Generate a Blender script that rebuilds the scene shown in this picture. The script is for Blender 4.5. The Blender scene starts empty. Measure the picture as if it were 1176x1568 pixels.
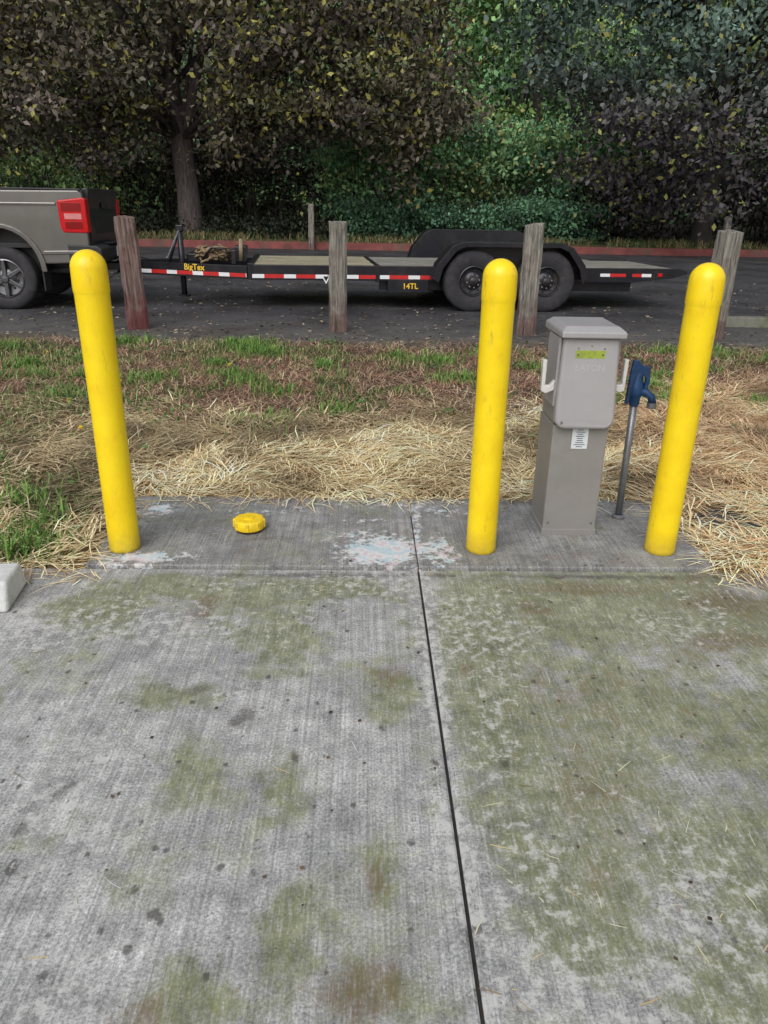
import bpy, math, random
import numpy as np
from mathutils import Vector, Matrix
random.seed(7); rng=np.random.default_rng(7)
scene=bpy.context.scene
COL=scene.collection
# ---------------------------------------------------------------- helpers
def hsh(ix,iy,s):
    n=(ix.astype(np.int64)*374761393+iy.astype(np.int64)*668265263+s*144269504)&0xffffffff
    n=((n^(n>>13))*1274126177)&0xffffffff
    n=n^(n>>16)
    return n/4294967296.0
def vn(x,y,s=0):
    x=np.asarray(x,float);y=np.asarray(y,float)
    ix=np.floor(x);iy=np.floor(y);fx=x-ix;fy=y-iy
    fx=fx*fx*(3-2*fx);fy=fy*fy*(3-2*fy)
    a=hsh(ix,iy,s);b=hsh(ix+1,iy,s);c=hsh(ix,iy+1,s);d=hsh(ix+1,iy+1,s)
    return (a*(1-fx)+b*fx)*(1-fy)+(c*(1-fx)+d*fx)*fy
def fbm(x,y,s=0,o=4):
    t=0;a=.5;n=0
    for i in range(o):
        t=t+a*vn(x*2**i,y*2**i,s+i*17);n+=a;a*=.55
    return t/n
def sst(e0,e1,x):
    t=np.clip((x-e0)/(e1-e0),0,1);return t*t*(3-2*t)

def newmat(name):
    m=bpy.data.materials.new(name);m.use_nodes=True
    nt=m.node_tree;b=nt.nodes['Principled BSDF'];return m,nt,b
def N(nt,t,**k):
    n=nt.nodes.new(t)
    for a,v in k.items():
        if a in n.inputs: n.inputs[a].default_value=v
        else: setattr(n,a,v)
    return n
def L(nt,a,b): nt.links.new(a,b)
def texco(nt,scale=(1,1,1)):
    tc=N(nt,'ShaderNodeTexCoord');mp=N(nt,'ShaderNodeMapping');mp.inputs['Scale'].default_value=scale
    L(nt,tc.outputs['Object'],mp.inputs['Vector']);return mp.outputs[0]
def noise(nt,vec,scale,detail=4,rough=.6):
    n=N(nt,'ShaderNodeTexNoise');n.inputs['Scale'].default_value=scale;n.inputs['Detail'].default_value=detail;n.inputs['Roughness'].default_value=rough
    L(nt,vec,n.inputs['Vector']);return n.outputs['Fac']
def ramp(nt,fac,stops):
    r=N(nt,'ShaderNodeValToRGB');els=r.color_ramp.elements
    while len(els)<len(stops): els.new(.5)
    for e,(p,c) in zip(els,stops):
        e.position=p;e.color=(c[0],c[1],c[2],1) if not isinstance(c,(int,float)) else (c,c,c,1)
    L(nt,fac,r.inputs['Fac']);return r.outputs['Color']
def mix(nt,fac,a,b,mode='MIX'):
    m=N(nt,'ShaderNodeMix',data_type='RGBA',blend_type=mode)
    def put(s,v):
        if hasattr(v,'is_linked'): L(nt,v,s)
        elif isinstance(v,(int,float)): s.default_value=v
        else: s.default_value=(v[0],v[1],v[2],1)
    put(m.inputs['Factor'],fac);put(m.inputs['A'],a);put(m.inputs['B'],b);return m.outputs['Result']
def math_(nt,op,a,b,clamp=False):
    m=N(nt,'ShaderNodeMath',operation=op,use_clamp=clamp)
    for i,v in enumerate((a,b)):
        if hasattr(v,'is_linked'): L(nt,v,m.inputs[i])
        else: m.inputs[i].default_value=v
    return m.outputs[0]
def bump(nt,b,h,strength=.3,dist=.01):
    bp=N(nt,'ShaderNodeBump');bp.inputs['Strength'].default_value=strength;bp.inputs['Distance'].default_value=dist
    L(nt,h,bp.inputs['Height']);L(nt,bp.outputs[0],b.inputs['Normal'])
def simple(name,col,rough=.5,metal=0,var=.25,scale=8,bumps=.1,dirt=None,dirtamt=.4,stretch=(1,1,1),spec=.5):
    m,nt,b=newmat(name);v=texco(nt,stretch)
    n=noise(nt,v,scale,4)
    c1=tuple(c*(1-var) for c in col);c2=tuple(min(1,c*(1+var)) for c in col)
    c=ramp(nt,n,[(.3,c1),(.7,c2)])
    if dirt:
        n2=noise(nt,v,scale*.45,6,.7)
        f=ramp(nt,n2,[(.5,0.0),(.72,dirtamt)])
        c=mix(nt,f,c,dirt)
    L(nt,c,b.inputs['Base Color']);b.inputs['Roughness'].default_value=rough;b.inputs['Metallic'].default_value=metal
    b.inputs['Specular IOR Level'].default_value=spec
    if bumps: bump(nt,b,noise(nt,v,scale*9,3),bumps,.004)
    return m

def mkobj(name,verts,faces,mat=None,parent=None,smooth=False,loc=None):
    me=bpy.data.meshes.new(name);me.from_pydata([tuple(v) for v in verts],[],faces);me.update()
    o=bpy.data.objects.new(name,me);COL.objects.link(o)
    if mat: me.materials.append(mat)
    if parent: o.parent=parent
    if loc: o.location=loc
    if smooth:
        for p in me.polygons:p.use_smooth=True
    return o
def empty(name,loc=(0,0,0),rz=0):
    e=bpy.data.objects.new(name,None);COL.objects.link(e);e.location=loc;e.rotation_euler=(0,0,math.radians(rz));e.empty_display_size=.2;return e
def bev(o,w=.005,seg=2):
    m=o.modifiers.new('b','BEVEL');m.width=w;m.segments=seg;m.limit_method='ANGLE';m.angle_limit=math.radians(35);return o
def box(name,x0,x1,y0,y1,z0,z1,mat,parent=None,b=.004):
    v=[(x,y,z) for x in(x0,x1) for y in(y0,y1) for z in(z0,z1)]
    f=[(0,1,3,2),(4,6,7,5),(0,4,5,1),(2,3,7,6),(0,2,6,4),(1,5,7,3)]
    o=mkobj(name,v,f,mat,parent)
    if b: bev(o,b)
    return o
def prism(name,pts,a0,a1,mat,parent=None,axis='y',b=.004,seg=2):
    n=len(pts);vs=[]
    for a in(a0,a1):
        for p,q in pts:
            vs.append({'y':(p,a,q),'z':(p,q,a),'x':(a,p,q)}[axis])
    fs=[tuple(range(n)),tuple(range(2*n-1,n-1,-1))]
    for i in range(n): fs.append((i,i+n,(i+1)%n+n,(i+1)%n))
    o=mkobj(name,vs,fs,mat,parent)
    import bmesh
    bm=bmesh.new();bm.from_mesh(o.data);bmesh.ops.recalc_face_normals(bm,faces=bm.faces);bm.to_mesh(o.data);bm.free()
    if b: bev(o,b,seg)
    return o
def tubegeo(pts,rad,sides=10,caps=True):
    pts=[Vector(p) for p in pts];vs=[];fs=[]
    if isinstance(rad,(int,float)): rad=[rad]*len(pts)
    d0=(pts[1]-pts[0]).normalized()
    ref=d0.orthogonal().normalized()
    for i,p in enumerate(pts):
        if i==0:d=pts[1]-pts[0]
        elif i==len(pts)-1:d=pts[-1]-pts[-2]
        else:d=(pts[i+1]-pts[i]).normalized()+(pts[i]-pts[i-1]).normalized()
        d.normalize();ref=(ref-d*ref.dot(d)).normalized();bi=d.cross(ref)
        for k in range(sides):
            a=2*math.pi*k/sides;vs.append(p+(ref*math.cos(a)+bi*math.sin(a))*rad[i])
    for i in range(len(pts)-1):
        for k in range(sides):
            a=i*sides+k;b=i*sides+(k+1)%sides;fs.append((a,b,b+sides,a+sides))
    if caps:
        fs.append(tuple(range(sides-1,-1,-1)));fs.append(tuple(range((len(pts)-1)*sides,len(pts)*sides)))
    return vs,fs
def tube(name,pts,rad,mat,parent=None,sides=12):
    v,f=tubegeo(pts,rad,sides);o=mkobj(name,v,f,mat,parent,True)
    return o
def lathe(name,prof,mat,parent=None,loc=(0,0,0),seg=48,axis='z',smooth=True):
    vs=[];fs=[];n=len(prof)
    for k in range(seg):
        a=2*math.pi*k/seg;c,s=math.cos(a),math.sin(a)
        for r,z in prof:
            vs.append((r*c,r*s,z) if axis=='z' else (r*c,z,r*s))
    for k in range(seg):
        for i in range(n-1):
            a=k*n+i;b=((k+1)%seg)*n+i;fs.append((a,b,b+1,a+1))
    o=mkobj(name,vs,fs,mat,parent,smooth,loc)
    import bmesh
    bm=bmesh.new();bm.from_mesh(o.data);bmesh.ops.remove_doubles(bm,verts=bm.verts,dist=1e-5);bmesh.ops.recalc_face_normals(bm,faces=bm.faces);bm.to_mesh(o.data);bm.free()
    for p in o.data.polygons:p.use_smooth=smooth
    if smooth:
        m=o.modifiers.new('e','EDGE_SPLIT');m.split_angle=math.radians(40)
    return o
def quadmesh(name,V,cols,mat,parent=None,nper=4):
    n=len(V);me=bpy.data.meshes.new(name)
    me.vertices.add(n*nper);me.vertices.foreach_set('co',V.reshape(-1).astype(np.float32))
    me.loops.add(n*nper);me.loops.foreach_set('vertex_index',np.arange(n*nper,dtype=np.int32))
    me.polygons.add(n);me.polygons.foreach_set('loop_start',np.arange(0,n*nper,nper,dtype=np.int32))
    me.polygons.foreach_set('loop_total',np.full(n,nper,dtype=np.int32))
    me.update(calc_edges=True)
    ca=me.color_attributes.new('Col','FLOAT_COLOR','POINT')
    c=np.ones((n,nper,4),np.float32);c[:,:,:3]=cols[:,None,:];ca.data.foreach_set('color',c.reshape(-1))
    me.materials.append(mat)
    o=bpy.data.objects.new(name,me);COL.objects.link(o)
    if parent:o.parent=parent
    return o
def leafmat(name,rough=.55,spec=.3):
    m,nt,b=newmat(name);a=N(nt,'ShaderNodeAttribute',attribute_name='Col')
    L(nt,a.outputs['Color'],b.inputs['Base Color']);b.inputs['Roughness'].default_value=rough;b.inputs['Specular IOR Level'].default_value=spec
    return m
LEAF=leafmat('leaf_foliage');GRASSM=leafmat('grass_blades',.75,.2)
def unit(v): return v/np.maximum(np.linalg.norm(v,axis=-1,keepdims=True),1e-9)
def leaves(name,P,size,cols,parent=None,droop=.3,aspect=.6):
    n=len(P);a=rng.normal(size=(n,3));a[:,2]-=droop;a=unit(a)
    b=unit(np.cross(a,rng.normal(size=(n,3))+np.array([0,0,.8])))
    l=size[:,None]*.5;w=l*aspect
    nn=np.cross(a,b)*l*.25
    V=np.stack([P-a*l,P+b*w+nn-a*l*.1,P+a*l,P-b*w+nn-a*l*.1],1)
    return quadmesh(name,V,cols,LEAF,parent)
# ---------------------------------------------------------------- terrain
def gz(x,y):
    z=-.014+0*x
    z=z+.26*sst(27.15,27.8,y)+.5*sst(28,40,y)+3*sst(45,110,y)
    s=sst(3.62,4.1,y)*(1-sst(8.2,9.2,y))
    z=z+s*(.07*fbm(x*1.3,y*1.3,5)+.03*fbm(x*4,y*4,6)-.03)
    return z
def nu(a): return np.array(sorted(set(np.round(np.concatenate(a),4))))
xs=nu([np.linspace(-200,-30,12),np.linspace(-30,-8,23),np.arange(-8,8,.06),np.linspace(8,30,23),np.linspace(30,200,12)])
ys=nu([np.linspace(-60,0,10),np.arange(0,2.4,.2),np.arange(2.4,9.6,.05),np.arange(9.6,27,.8),np.arange(27,30,.15),np.arange(30,50,2),np.linspace(50,250,12)])
X,Y=np.meshgrid(xs,ys);Z=gz(X,Y)
def bare(x,y):
    return np.clip(1.5-np.sqrt(((x-1.80)/.27)**2+((y-3.3)/.24)**2)+.8*(fbm(x*6,y*6,15)-.5),0,1)*(x>1.5)
def maskstraw(x,y):
    n=fbm(x*1.1,y*1.1,11);n2=fbm(x*3.1,y*3.1,12)
    far=5.1+1.1*(n-.5)+1.0*sst(.8,3,x)+.9*(n2-.5)
    m=1-sst(far-.45,far+.6,y)
    m=m*(1-.6*sst(-1.15,-1.7,x)*sst(.45,.6,n2+.03))
    m=m*(1-.95*sst(.4,.9,bare(x,y)))
    return np.clip(m,0,1)
def maskgreen(x,y):
    n=fbm(x*.9+3,y*1.5,21);n2=fbm(x*3,y*3.7,22)
    lx=.05*sst(-.5,-2.5,x)
    g=sst(6.2,7.6,y)*sst(.49,.66,n*.5+n2*.5+.03+lx)
    g=np.maximum(g,sst(5.0,5.6,y)*sst(.54,.64,n*.4+n2*.6+lx))
    g=np.maximum(g,sst(-.8,-2.4,x)*sst(.44,.58,n2*.6+n*.4)*.85)
    g=np.maximum(g,sst(-1.15,-1.4,x)*(1-sst(3.5,4.3,y)))
    return np.clip(g*(1-sst(7.9,8.5,y+.5*(n2-.5))),0,1)
S=maskstraw(X,Y);G=maskgreen(X,Y)
red=np.array([.17,.10,.07]);strawc=np.array([.36,.25,.12]);greenc=np.array([.06,.08,.03]);soil=np.array([.08,.06,.045]);grav=np.array([.12,.105,.085])
n1=fbm(X*4,Y*4,31)[...,None]
C=soil+(red-soil)*sst(.3,.7,n1)
C=C+(strawc*(.5+n1)-C)*S[...,None]*.8
C=C+(greenc-C)*G[...,None]*.85
C=C+(np.array([.10,.10,.095])-C)*sst(.4,.9,bare(X,Y))[...,None]
gm=sst(7.7,8.3,Y+1.2*(fbm(X*1.5,Y*1.5,9)-.5))[...,None]
C=C+(grav*(.6+.8*n1)-C)*gm
bk=sst(27,27.4,Y)[...,None]
C=C+(np.array([.13,.11,.055])*(.4+n1)-C)*bk
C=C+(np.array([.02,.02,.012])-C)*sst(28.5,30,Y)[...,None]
me=bpy.data.meshes.new('ground')
nx,ny=len(xs),len(ys);idx=np.arange(nx*ny).reshape(ny,nx)
F=np.stack([idx[:-1,:-1],idx[:-1,1:],idx[1:,1:],idx[1:,:-1]],-1).reshape(-1,4)
me.from_pydata(np.stack([X,Y,Z],-1).reshape(-1,3).tolist(),[],F.tolist());me.update()
ca=me.color_attributes.new('Col','FLOAT_COLOR','POINT');cc=np.ones((nx*ny,4),np.float32);cc[:,:3]=C.reshape(-1,3);ca.data.foreach_set('color',cc.reshape(-1))
ground=bpy.data.objects.new('ground',me);COL.objects.link(ground)
m,nt,b=newmat('ground_soil');a=N(nt,'ShaderNodeAttribute',attribute_name='Col');v=texco(nt)
k=ramp(nt,noise(nt,v,45,4,.75),[(.3,.35),(.7,1.5)])
L(nt,mix(nt,1.0,a.outputs['Color'],k,'MULTIPLY'),b.inputs['Base Color']);b.inputs['Roughness'].default_value=.95;b.inputs['Specular IOR Level'].default_value=.15
bump(nt,b,noise(nt,v,60,4,.7),.8,.02);me.materials.append(m)
# ---------------------------------------------------------------- asphalt road
ax=np.arange(-60,60.01,.1);aw=8.5+1.0*(fbm(ax*.8,ax*0+3,41)-.5)+.4*(fbm(ax*4,ax*0,42)-.5)+.9*sst(4.4,5.2,ax)
vs=[];fs=[]
for i,(x,y) in enumerate(zip(ax,aw)):
    vs+= [(x,y,-.010),(x,y+.08,.006),(x,27.2,.006)]
for i in range(len(ax)-1):
    j=i*3;fs+=[(j,j+3,j+4,j+1),(j+1,j+4,j+5,j+2)]
m,nt,b=newmat('asphalt');v=texco(nt)
c=ramp(nt,noise(nt,v,1.2,6,.65),[(.3,(.022,.022,.027)),(.7,(.050,.049,.053))])
sp=ramp(nt,noise(nt,v,70,3,.7),[(.48,0.0),(.75,.45)])
c=mix(nt,sp,c,(.14,.13,.12))
sy=N(nt,'ShaderNodeSeparateXYZ');L(nt,v,sy.inputs[0])
sh=N(nt,'ShaderNodeMapRange');sh.inputs['From Min'].default_value=8.3;sh.inputs['From Max'].default_value=10.6;sh.inputs['To Min'].default_value=.9;sh.inputs['To Max'].default_value=0;L(nt,sy.outputs[1],sh.inputs[0])
wn=ramp(nt,noise(nt,v,3,5,.7),[(.35,.25),(.6,1.0)])
c=mix(nt,math_(nt,'MULTIPLY',sh.outputs[0],wn),c,(.125,.115,.10))
L(nt,c,b.inputs['Base Color'])
L(nt,ramp(nt,noise(nt,v,.8,4,.6),[(.4,.35),(.6,.8)]),b.inputs['Roughness'])
bump(nt,b,noise(nt,v,90,3,.7),.4,.01)
mkobj('asphalt_road',vs,fs,m)
# ---------------------------------------------------------------- concrete
def concmat(name,c0,c1,wcol,mossmul=1.0):
    m,nt,b=newmat(name);v=texco(nt)
    br=noise(nt,texco(nt,(150,2.4,1)),1,3,.65)
    br2=noise(nt,texco(nt,(48,1.0,1)),1,2,.6)
    big=noise(nt,v,2.2,5,.7);mid=noise(nt,v,14,6,.75);mid2=noise(nt,v,6,6,.75);fine=noise(nt,v,140,2,.8);sp2=noise(nt,v,55,3,.8)
    c=ramp(nt,big,[(.3,c0),(.7,c1)])
    c=mix(nt,1.0,c,ramp(nt,br,[(.3,.74),(.7,1.26)]),'MULTIPLY')
    c=mix(nt,1.0,c,ramp(nt,br2,[(.3,.87),(.7,1.13)]),'MULTIPLY')
    c=mix(nt,1.0,c,ramp(nt,mid,[(.3,.68),(.7,1.26)]),'MULTIPLY')
    c=mix(nt,1.0,c,ramp(nt,mid2,[(.3,.72),(.7,1.24)]),'MULTIPLY')
    c=mix(nt,1.0,c,ramp(nt,fine,[(.30,.55),(.5,1.0),(.72,1.5)]),'MULTIPLY')
    c=mix(nt,1.0,c,ramp(nt,sp2,[(.28,.35),(.40,1.0),(.62,1.0),(.75,1.4)]),'MULTIPLY')
    at=N(nt,'ShaderNodeAttribute',attribute_name='Col');sp=N(nt,'ShaderNodeSeparateColor');L(nt,at.outputs['Color'],sp.inputs[0])
    def msk(ch,gain,mn=mid,lo=.3,hi=.8):
        q=math_(nt,'ADD',ch,math_(nt,'MULTIPLY',math_(nt,'SUBTRACT',mn,.5),gain))
        r=N(nt,'ShaderNodeMapRange',interpolation_type='SMOOTHSTEP');r.inputs['From Min'].default_value=lo;r.inputs['From Max'].default_value=hi;L(nt,q,r.inputs[0])
        return math_(nt,'MULTIPLY',r.outputs[0],math_(nt,'GREATER_THAN',ch,.01))
    spk=ramp(nt,noise(nt,texco(nt,(110,22,1)),1,3,.75),[(.34,.35),(.54,1.0)])
    moss=math_(nt,'MULTIPLY',msk(sp.outputs[0],2.2,mid2,.12,.75),spk)
    dark=msk(sp.outputs[1],1.6);brown=math_(nt,'MULTIPLY',msk(sp.outputs[2],2.6,mid,.2,.8),spk);wh=msk(at.outputs['Alpha'],3.6,noise(nt,v,28,5,.75))
    mc=mix(nt,ramp(nt,mid,[(.35,0.0),(.65,1.0)]),(.088,.105,.026),(.205,.225,.06))
    c=mix(nt,math_(nt,'MULTIPLY',moss,.88*mossmul),c,mix(nt,.2,mc,c))
    c=mix(nt,math_(nt,'MULTIPLY',brown,.72),c,mix(nt,.25,(.13,.075,.042),c))
    c=mix(nt,math_(nt,'MULTIPLY',dark,.78),c,(.06,.055,.052))
    wc=ramp(nt,noise(nt,v,17,2),[(.4,wcol[0]),(.5,wcol[1]),(.6,wcol[2])])
    c=mix(nt,math_(nt,'MULTIPLY',wh,.82),c,wc)
    L(nt,c,b.inputs['Base Color']);b.inputs['Roughness'].default_value=.85;b.inputs['Specular IOR Level'].default_value=.3
    h=math_(nt,'ADD',math_(nt,'MULTIPLY',br,.8),math_(nt,'MULTIPLY',fine,.6));bump(nt,b,h,.45,.004)
    return m
SLAB=concmat('broomed_concrete',(.27,.273,.272),(.45,.45,.44),[(.52,.52,.50)]*3)
PAD=concmat('pad_concrete',(.20,.20,.198),(.30,.298,.29),[(.48,.60,.66),(.70,.71,.70),(.62,.53,.57)],.6)
def ell(x,y,cx,cy,rx,ry,rot=0,s=0):
    c,sn=math.cos(rot),math.sin(rot);dx=x-cx;dy=y-cy
    u=(dx*c+dy*sn)/rx;w=(-dx*sn+dy*c)/ry
    d=np.sqrt(u*u+w*w)+1.1*(fbm(x*9,y*9,s+50)-.5)+.7*(fbm(x*30,y*30,s+51)-.5)
    return np.clip(1.2-d*.8,0,1)*(d<1.5)
spots=[(rng.uniform(-1.4,2),rng.uniform(.7,2.7),rng.uniform(.003,.009)) for _ in range(330)]
spots+=[(.39,1.6,.014),(-.44,1.14,.015),(-.42,1.12,.01),(.25,1.1,.010),(-.79,1.26,.018),(-.5,1.2,.010),(-.47,1.06,.010),(.12,1.33,.010),(-.3,2.0,.010),(.75,2.0,.012),(-.62,1.0,.012)]
def slabattr(x,y):
    mo=0*x;da=0*x;br=0*x;wh=0*x
    for cx,cy,rx,ry,r in [(-.43,2.5,.24,.2,0),(-.72,2.62,.3,.12,0),(-.3,2.25,.14,.24,.3),(-.95,2.45,.18,.2,0),(.6,2.5,.40,.28,0),(1.0,2.45,.5,.28,0),(.45,2.2,.22,.32,.2),(.42,1.8,.17,.35,0),(.1,1.95,.10,.18,0),(-.46,1.57,.12,.14,.4),
        (.82,1.87,.35,.25,0),(1.25,1.7,.28,.35,0),(.62,1.5,.25,.22,0),(-.2,1.5,.08,.12,0),(.95,1.3,.3,.2,.2),(.5,1.15,.17,.18,0),(-.6,1.9,.12,.09,0),(.04,1.22,.05,.12,0),(.0,.96,.12,.08,0),(1.5,2.3,.3,.3,0),(-.15,1.1,.07,.15,0),(-.35,.95,.12,.08,0),(1.3,1.1,.28,.22,0),(.8,.98,.22,.12,0),(-.1,2.6,.22,.1,0)]:
        k=1.0 if (cy>2.1 or cx>.3) else .8
        mo=np.maximum(mo,k*ell(x,y,cx,cy,rx,ry,r,int(abs(cx*100))))
    mo=np.maximum(mo,.62*sst(.42,.62,fbm(x*2.2,y*2.2,61))*sst(.1,.5,x)+.34*sst(.46,.65,fbm(x*3,y*3,62)))
    mo=mo*(1-.7*np.clip(1-abs(x-.23)/.05,0,1))
    for cx,cy,rx,ry,r in [(1.27,2.22,.26,.07,.1),(-.6,2.42,.06,.13,0),(.35,2.05,.03,.05,0),(.09,2.0,.06,.06,0),(.04,1.22,.03,.06,0),(.02,.97,.09,.06,.3),(-.42,.93,.06,.04,0),(1.5,2.5,.4,.1,0),(1.32,.98,.12,.12,0),(.65,2.45,.12,.05,-.4),(1.7,2.68,.5,.08,0),(-1.3,2.7,.25,.05,0),(.6,1.5,.06,.04,0),(.9,2.6,.3,.06,0)]:
        br=np.maximum(br,.85*ell(x,y,cx,cy,rx,ry,r,int(abs(cy*100))))
    br=np.maximum(br,.42*sst(.52,.7,fbm(x*3.3,y*3.3,66))*sst(-.2,.6,x))
    for cx,cy,rx,ry,r in [(-.77,1.5,.025,.10,-.7),(-.82,1.38,.03,.06,-.5),(-.5,1.94,.1,.04,.5),(-.35,1.8,.05,.07,0),(-.05,2.71,.9,.03,0),(1.0,2.71,.9,.03,0),(-.18,1.62,.02,.05,.3),(-.75,1.3,.03,.03,0)]:
        da=np.maximum(da,.65*ell(x,y,cx,cy,rx,ry,r,int(abs(cy*130))))
    for cx,cy,r in spots:
        k=(abs(x-cx)<.05)&(abs(y-cy)<.05)
        d=np.hypot(x-cx,(y-cy)*.8)/r+.8*(vn(x*90,y*90,7)-.5)
        da=np.where(k,np.maximum(da,np.clip(1.5-d,0,.8)),da)
    wh=np.maximum(wh,.72*np.clip(1-abs(x-.23)/.075,0,1)*sst(.25,.55,fbm(x*5,y*5,71)))
    wh=np.maximum(wh,.36*sst(.48,.7,fbm(x*2.6+7,y*2.6,72)))
    return mo,da,br,wh
def padattr(x,y):
    mo=.35*sst(.5,.7,fbm(x*3,y*3,81));br=.4*sst(.5,.7,fbm(x*4,y*4,82));da=0*x;wh=0*x
    br=np.maximum(br,.7*sst(3.49,3.56,y+.05*(fbm(x*8,y*8,83)-.5)))
    for cx,cy,rx,ry in [(-.8,3.2,.3,.22),(-.45,3.05,.22,.1),(.0,3.35,.2,.06),(.9,3.5,.6,.06),(1.25,3.3,.15,.2),(-.52,3.12,.12,.1)]:
        da=np.maximum(da,.45*ell(x,y,cx,cy,rx,ry,0,int(abs(cx*100))))
    for cx,cy,rx,ry,a in [(.08,2.93,.17,.14,1.15),(.32,2.92,.07,.12,.75),(-.05,3.08,.14,.06,.7),(.0,3.25,.08,.04,.45),(.4,3.38,.1,.06,.6),(-1.0,3.38,.1,.07,.8),(-.92,2.83,.16,.05,.95),(.1,3.45,.2,.03,.4),(-.4,3.4,.2,.1,.2),(.25,3.2,.03,.4,.5)]:
        wh=np.maximum(wh,a*ell(x,y,cx,cy,rx,ry,0,int(abs(cy*100))))
    return mo,da,br,wh
def slab(name,x0,x1,y0,y1,zt,dense,attr,mat,depth=.12,r=.006):
    dx0,dx1,dy0,dy1,st=dense
    def ax_(a,b,d0,d1):
        c=[a,a,a+r,b-r,b,b]
        inner=[v for v in np.arange(max(a+.02,d0),min(b-.02,d1),st)]
        outer=[v for v in np.arange(a+.1,b-.1,.25) if v<d0 or v>d1]
        return np.array(sorted(c+inner+outer))
    X_=ax_(x0,x1,dx0,dx1);Y_=ax_(y0,y1,dy0,dy1);gx,gy=np.meshgrid(X_,Y_)
    def prof(n):
        p=np.zeros(n);p[0]=p[-1]=-depth;p[1]=p[-2]=-r*.7;return p
    px=prof(len(X_))[None,:]+0*gx;py=prof(len(Y_))[:,None]+0*gx
    gzz=zt+np.minimum(px,py)+.0012*(fbm(gx*6,gy*6,3)-.5)
    me=bpy.data.meshes.new(name);n,mn=len(X_),len(Y_);id_=np.arange(n*mn).reshape(mn,n)
    F=np.stack([id_[:-1,:-1],id_[:-1,1:],id_[1:,1:],id_[1:,:-1]],-1).reshape(-1,4)
    me.from_pydata(np.stack([gx,gy,gzz],-1).reshape(-1,3).tolist(),[],F.tolist());me.update()
    mo,da,br,wh=attr(gx,gy);ca=me.color_attributes.new('Col','FLOAT_COLOR','POINT')
    ca.data.foreach_set('color',np.stack([mo,da,br,wh],-1).astype(np.float32).reshape(-1))
    me.materials.append(mat);o=bpy.data.objects.new(name,me);COL.objects.link(o);return o
slab('concrete_driveway',-7,.2255,-4,2.762,0,(-1.7,.3,.7,2.8,.0085),slabattr,SLAB)
slab('concrete_driveway',.2345,7,-4,2.762,0,(.2,2.1,.7,2.8,.0085),slabattr,SLAB)
slab('concrete_pad',-1.15,.2275,2.768,3.556,.014,(-2,3,2,4,.009),padattr,PAD)
slab('concrete_pad',.2325,1.49,2.768,3.556,.014,(-2,3,2,4,.009),padattr,PAD)
box('joint_sealant',.2258,.2342,-3.9,2.76,-.05,-.009,simple('joint_filler',(.022,.02,.017),.9,0,.5,30,.4),None,0)
# ---------------------------------------------------------------- bollards
m,nt,b=newmat('yellow_plastic');v=texco(nt)
c=ramp(nt,noise(nt,v,6,4,.6),[(.3,(.84,.57,.004)),(.7,(.93,.70,.008))])
sc=ramp(nt,noise(nt,texco(nt,(9,9,5)),2.2,6,.75),[(.56,0.0),(.72,.5)]);c=mix(nt,sc,c,(.66,.40,.02))
sc=ramp(nt,noise(nt,texco(nt,(30,30,6)),1,5,.75),[(.60,0.0),(.74,.6)]);c=mix(nt,sc,c,(.34,.23,.05))
sz=N(nt,'ShaderNodeSeparateXYZ');L(nt,v,sz.inputs[0]);mr=N(nt,'ShaderNodeMapRange');mr.inputs['From Min'].default_value=.0;mr.inputs['From Max'].default_value=.12;mr.inputs['To Min'].default_value=.9;mr.inputs['To Max'].default_value=0;L(nt,sz.outputs[2],mr.inputs[0])
c=mix(nt,math_(nt,'MULTIPLY',mr.outputs[0],noise(nt,v,30,4,.7)),c,(.2,.14,.05))
L(nt,c,b.inputs['Base Color']);b.inputs['Roughness'].default_value=.36;bump(nt,b,noise(nt,v,9,4),.3,.012)
YEL=m
for (x,y,h,rt) in [(-1.033,2.934,1.222,0),(.516,2.943,1.215,40),(1.311,2.941,1.213,100)]:
    R=.0645
    pr=[(R-.004,0),(R+.001,.004),(R+.001,.02),(R,.04),(R-.001,h*.5),(R,h-.16),(R+.0008,h-.155),(R+.0022,h-.15),(R+.0025,h-.125),(R+.0015,h-.065)]
    for k in range(1,11):
        a=math.pi/2*k/10;pr.append(((R+.0015)*math.cos(a)+1e-5,h-.065+.065*math.sin(a)))
    o=lathe('safety_bollard',pr,YEL,None,(x,y,.0135));o.rotation_euler=(math.radians(random.uniform(-.2,.2)),math.radians(random.uniform(-.3,.3)),math.radians(rt))
    for mm in list(o.modifiers): o.modifiers.remove(mm)
# ---------------------------------------------------------------- power pedestal
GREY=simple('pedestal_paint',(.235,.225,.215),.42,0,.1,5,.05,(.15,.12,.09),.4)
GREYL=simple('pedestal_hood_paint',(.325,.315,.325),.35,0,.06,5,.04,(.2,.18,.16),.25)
WHT=simple('white_enamel',(.62,.62,.60),.4,0,.1,9,.05,(.3,.26,.2),.5)
DARK=simple('dark_metal',(.03,.03,.03),.5,.6,.3,20)
STEEL=simple('galvanised_steel',(.25,.26,.28),.45,.7,.2,12,.1,(.16,.09,.06),.6)
ped=empty('power_pedestal',(.945,3.105,.014))
box('column_lower',-.122,.122,0,.255,0,.52,GREY,ped,.006)
box('base_flange',-.126,.126,-.004,.259,-.002,.03,GREY,ped,.003)
box('column_upper',-.117,.117,.02,.25,.521,.905,GREY,ped,.006)
pts=[(-.118,.90),(.118,.90),(.128,.60)]
for k in range(7):
    a=math.radians(-90*k/6);pts.append((.128-.045+.045*math.cos(a),.56+.045*math.sin(a)))
for k in range(7):
    a=math.radians(-90-90*k/6);pts.append((-.128+.045+.045*math.cos(a),.56+.045*math.sin(a)))
pts.append((-.128,.60))
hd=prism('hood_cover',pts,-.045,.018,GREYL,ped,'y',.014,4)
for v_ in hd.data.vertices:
    if v_.co.y<-.02: v_.co.y+= .035*max(0,(v_.co.z-.52)/.4)
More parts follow.
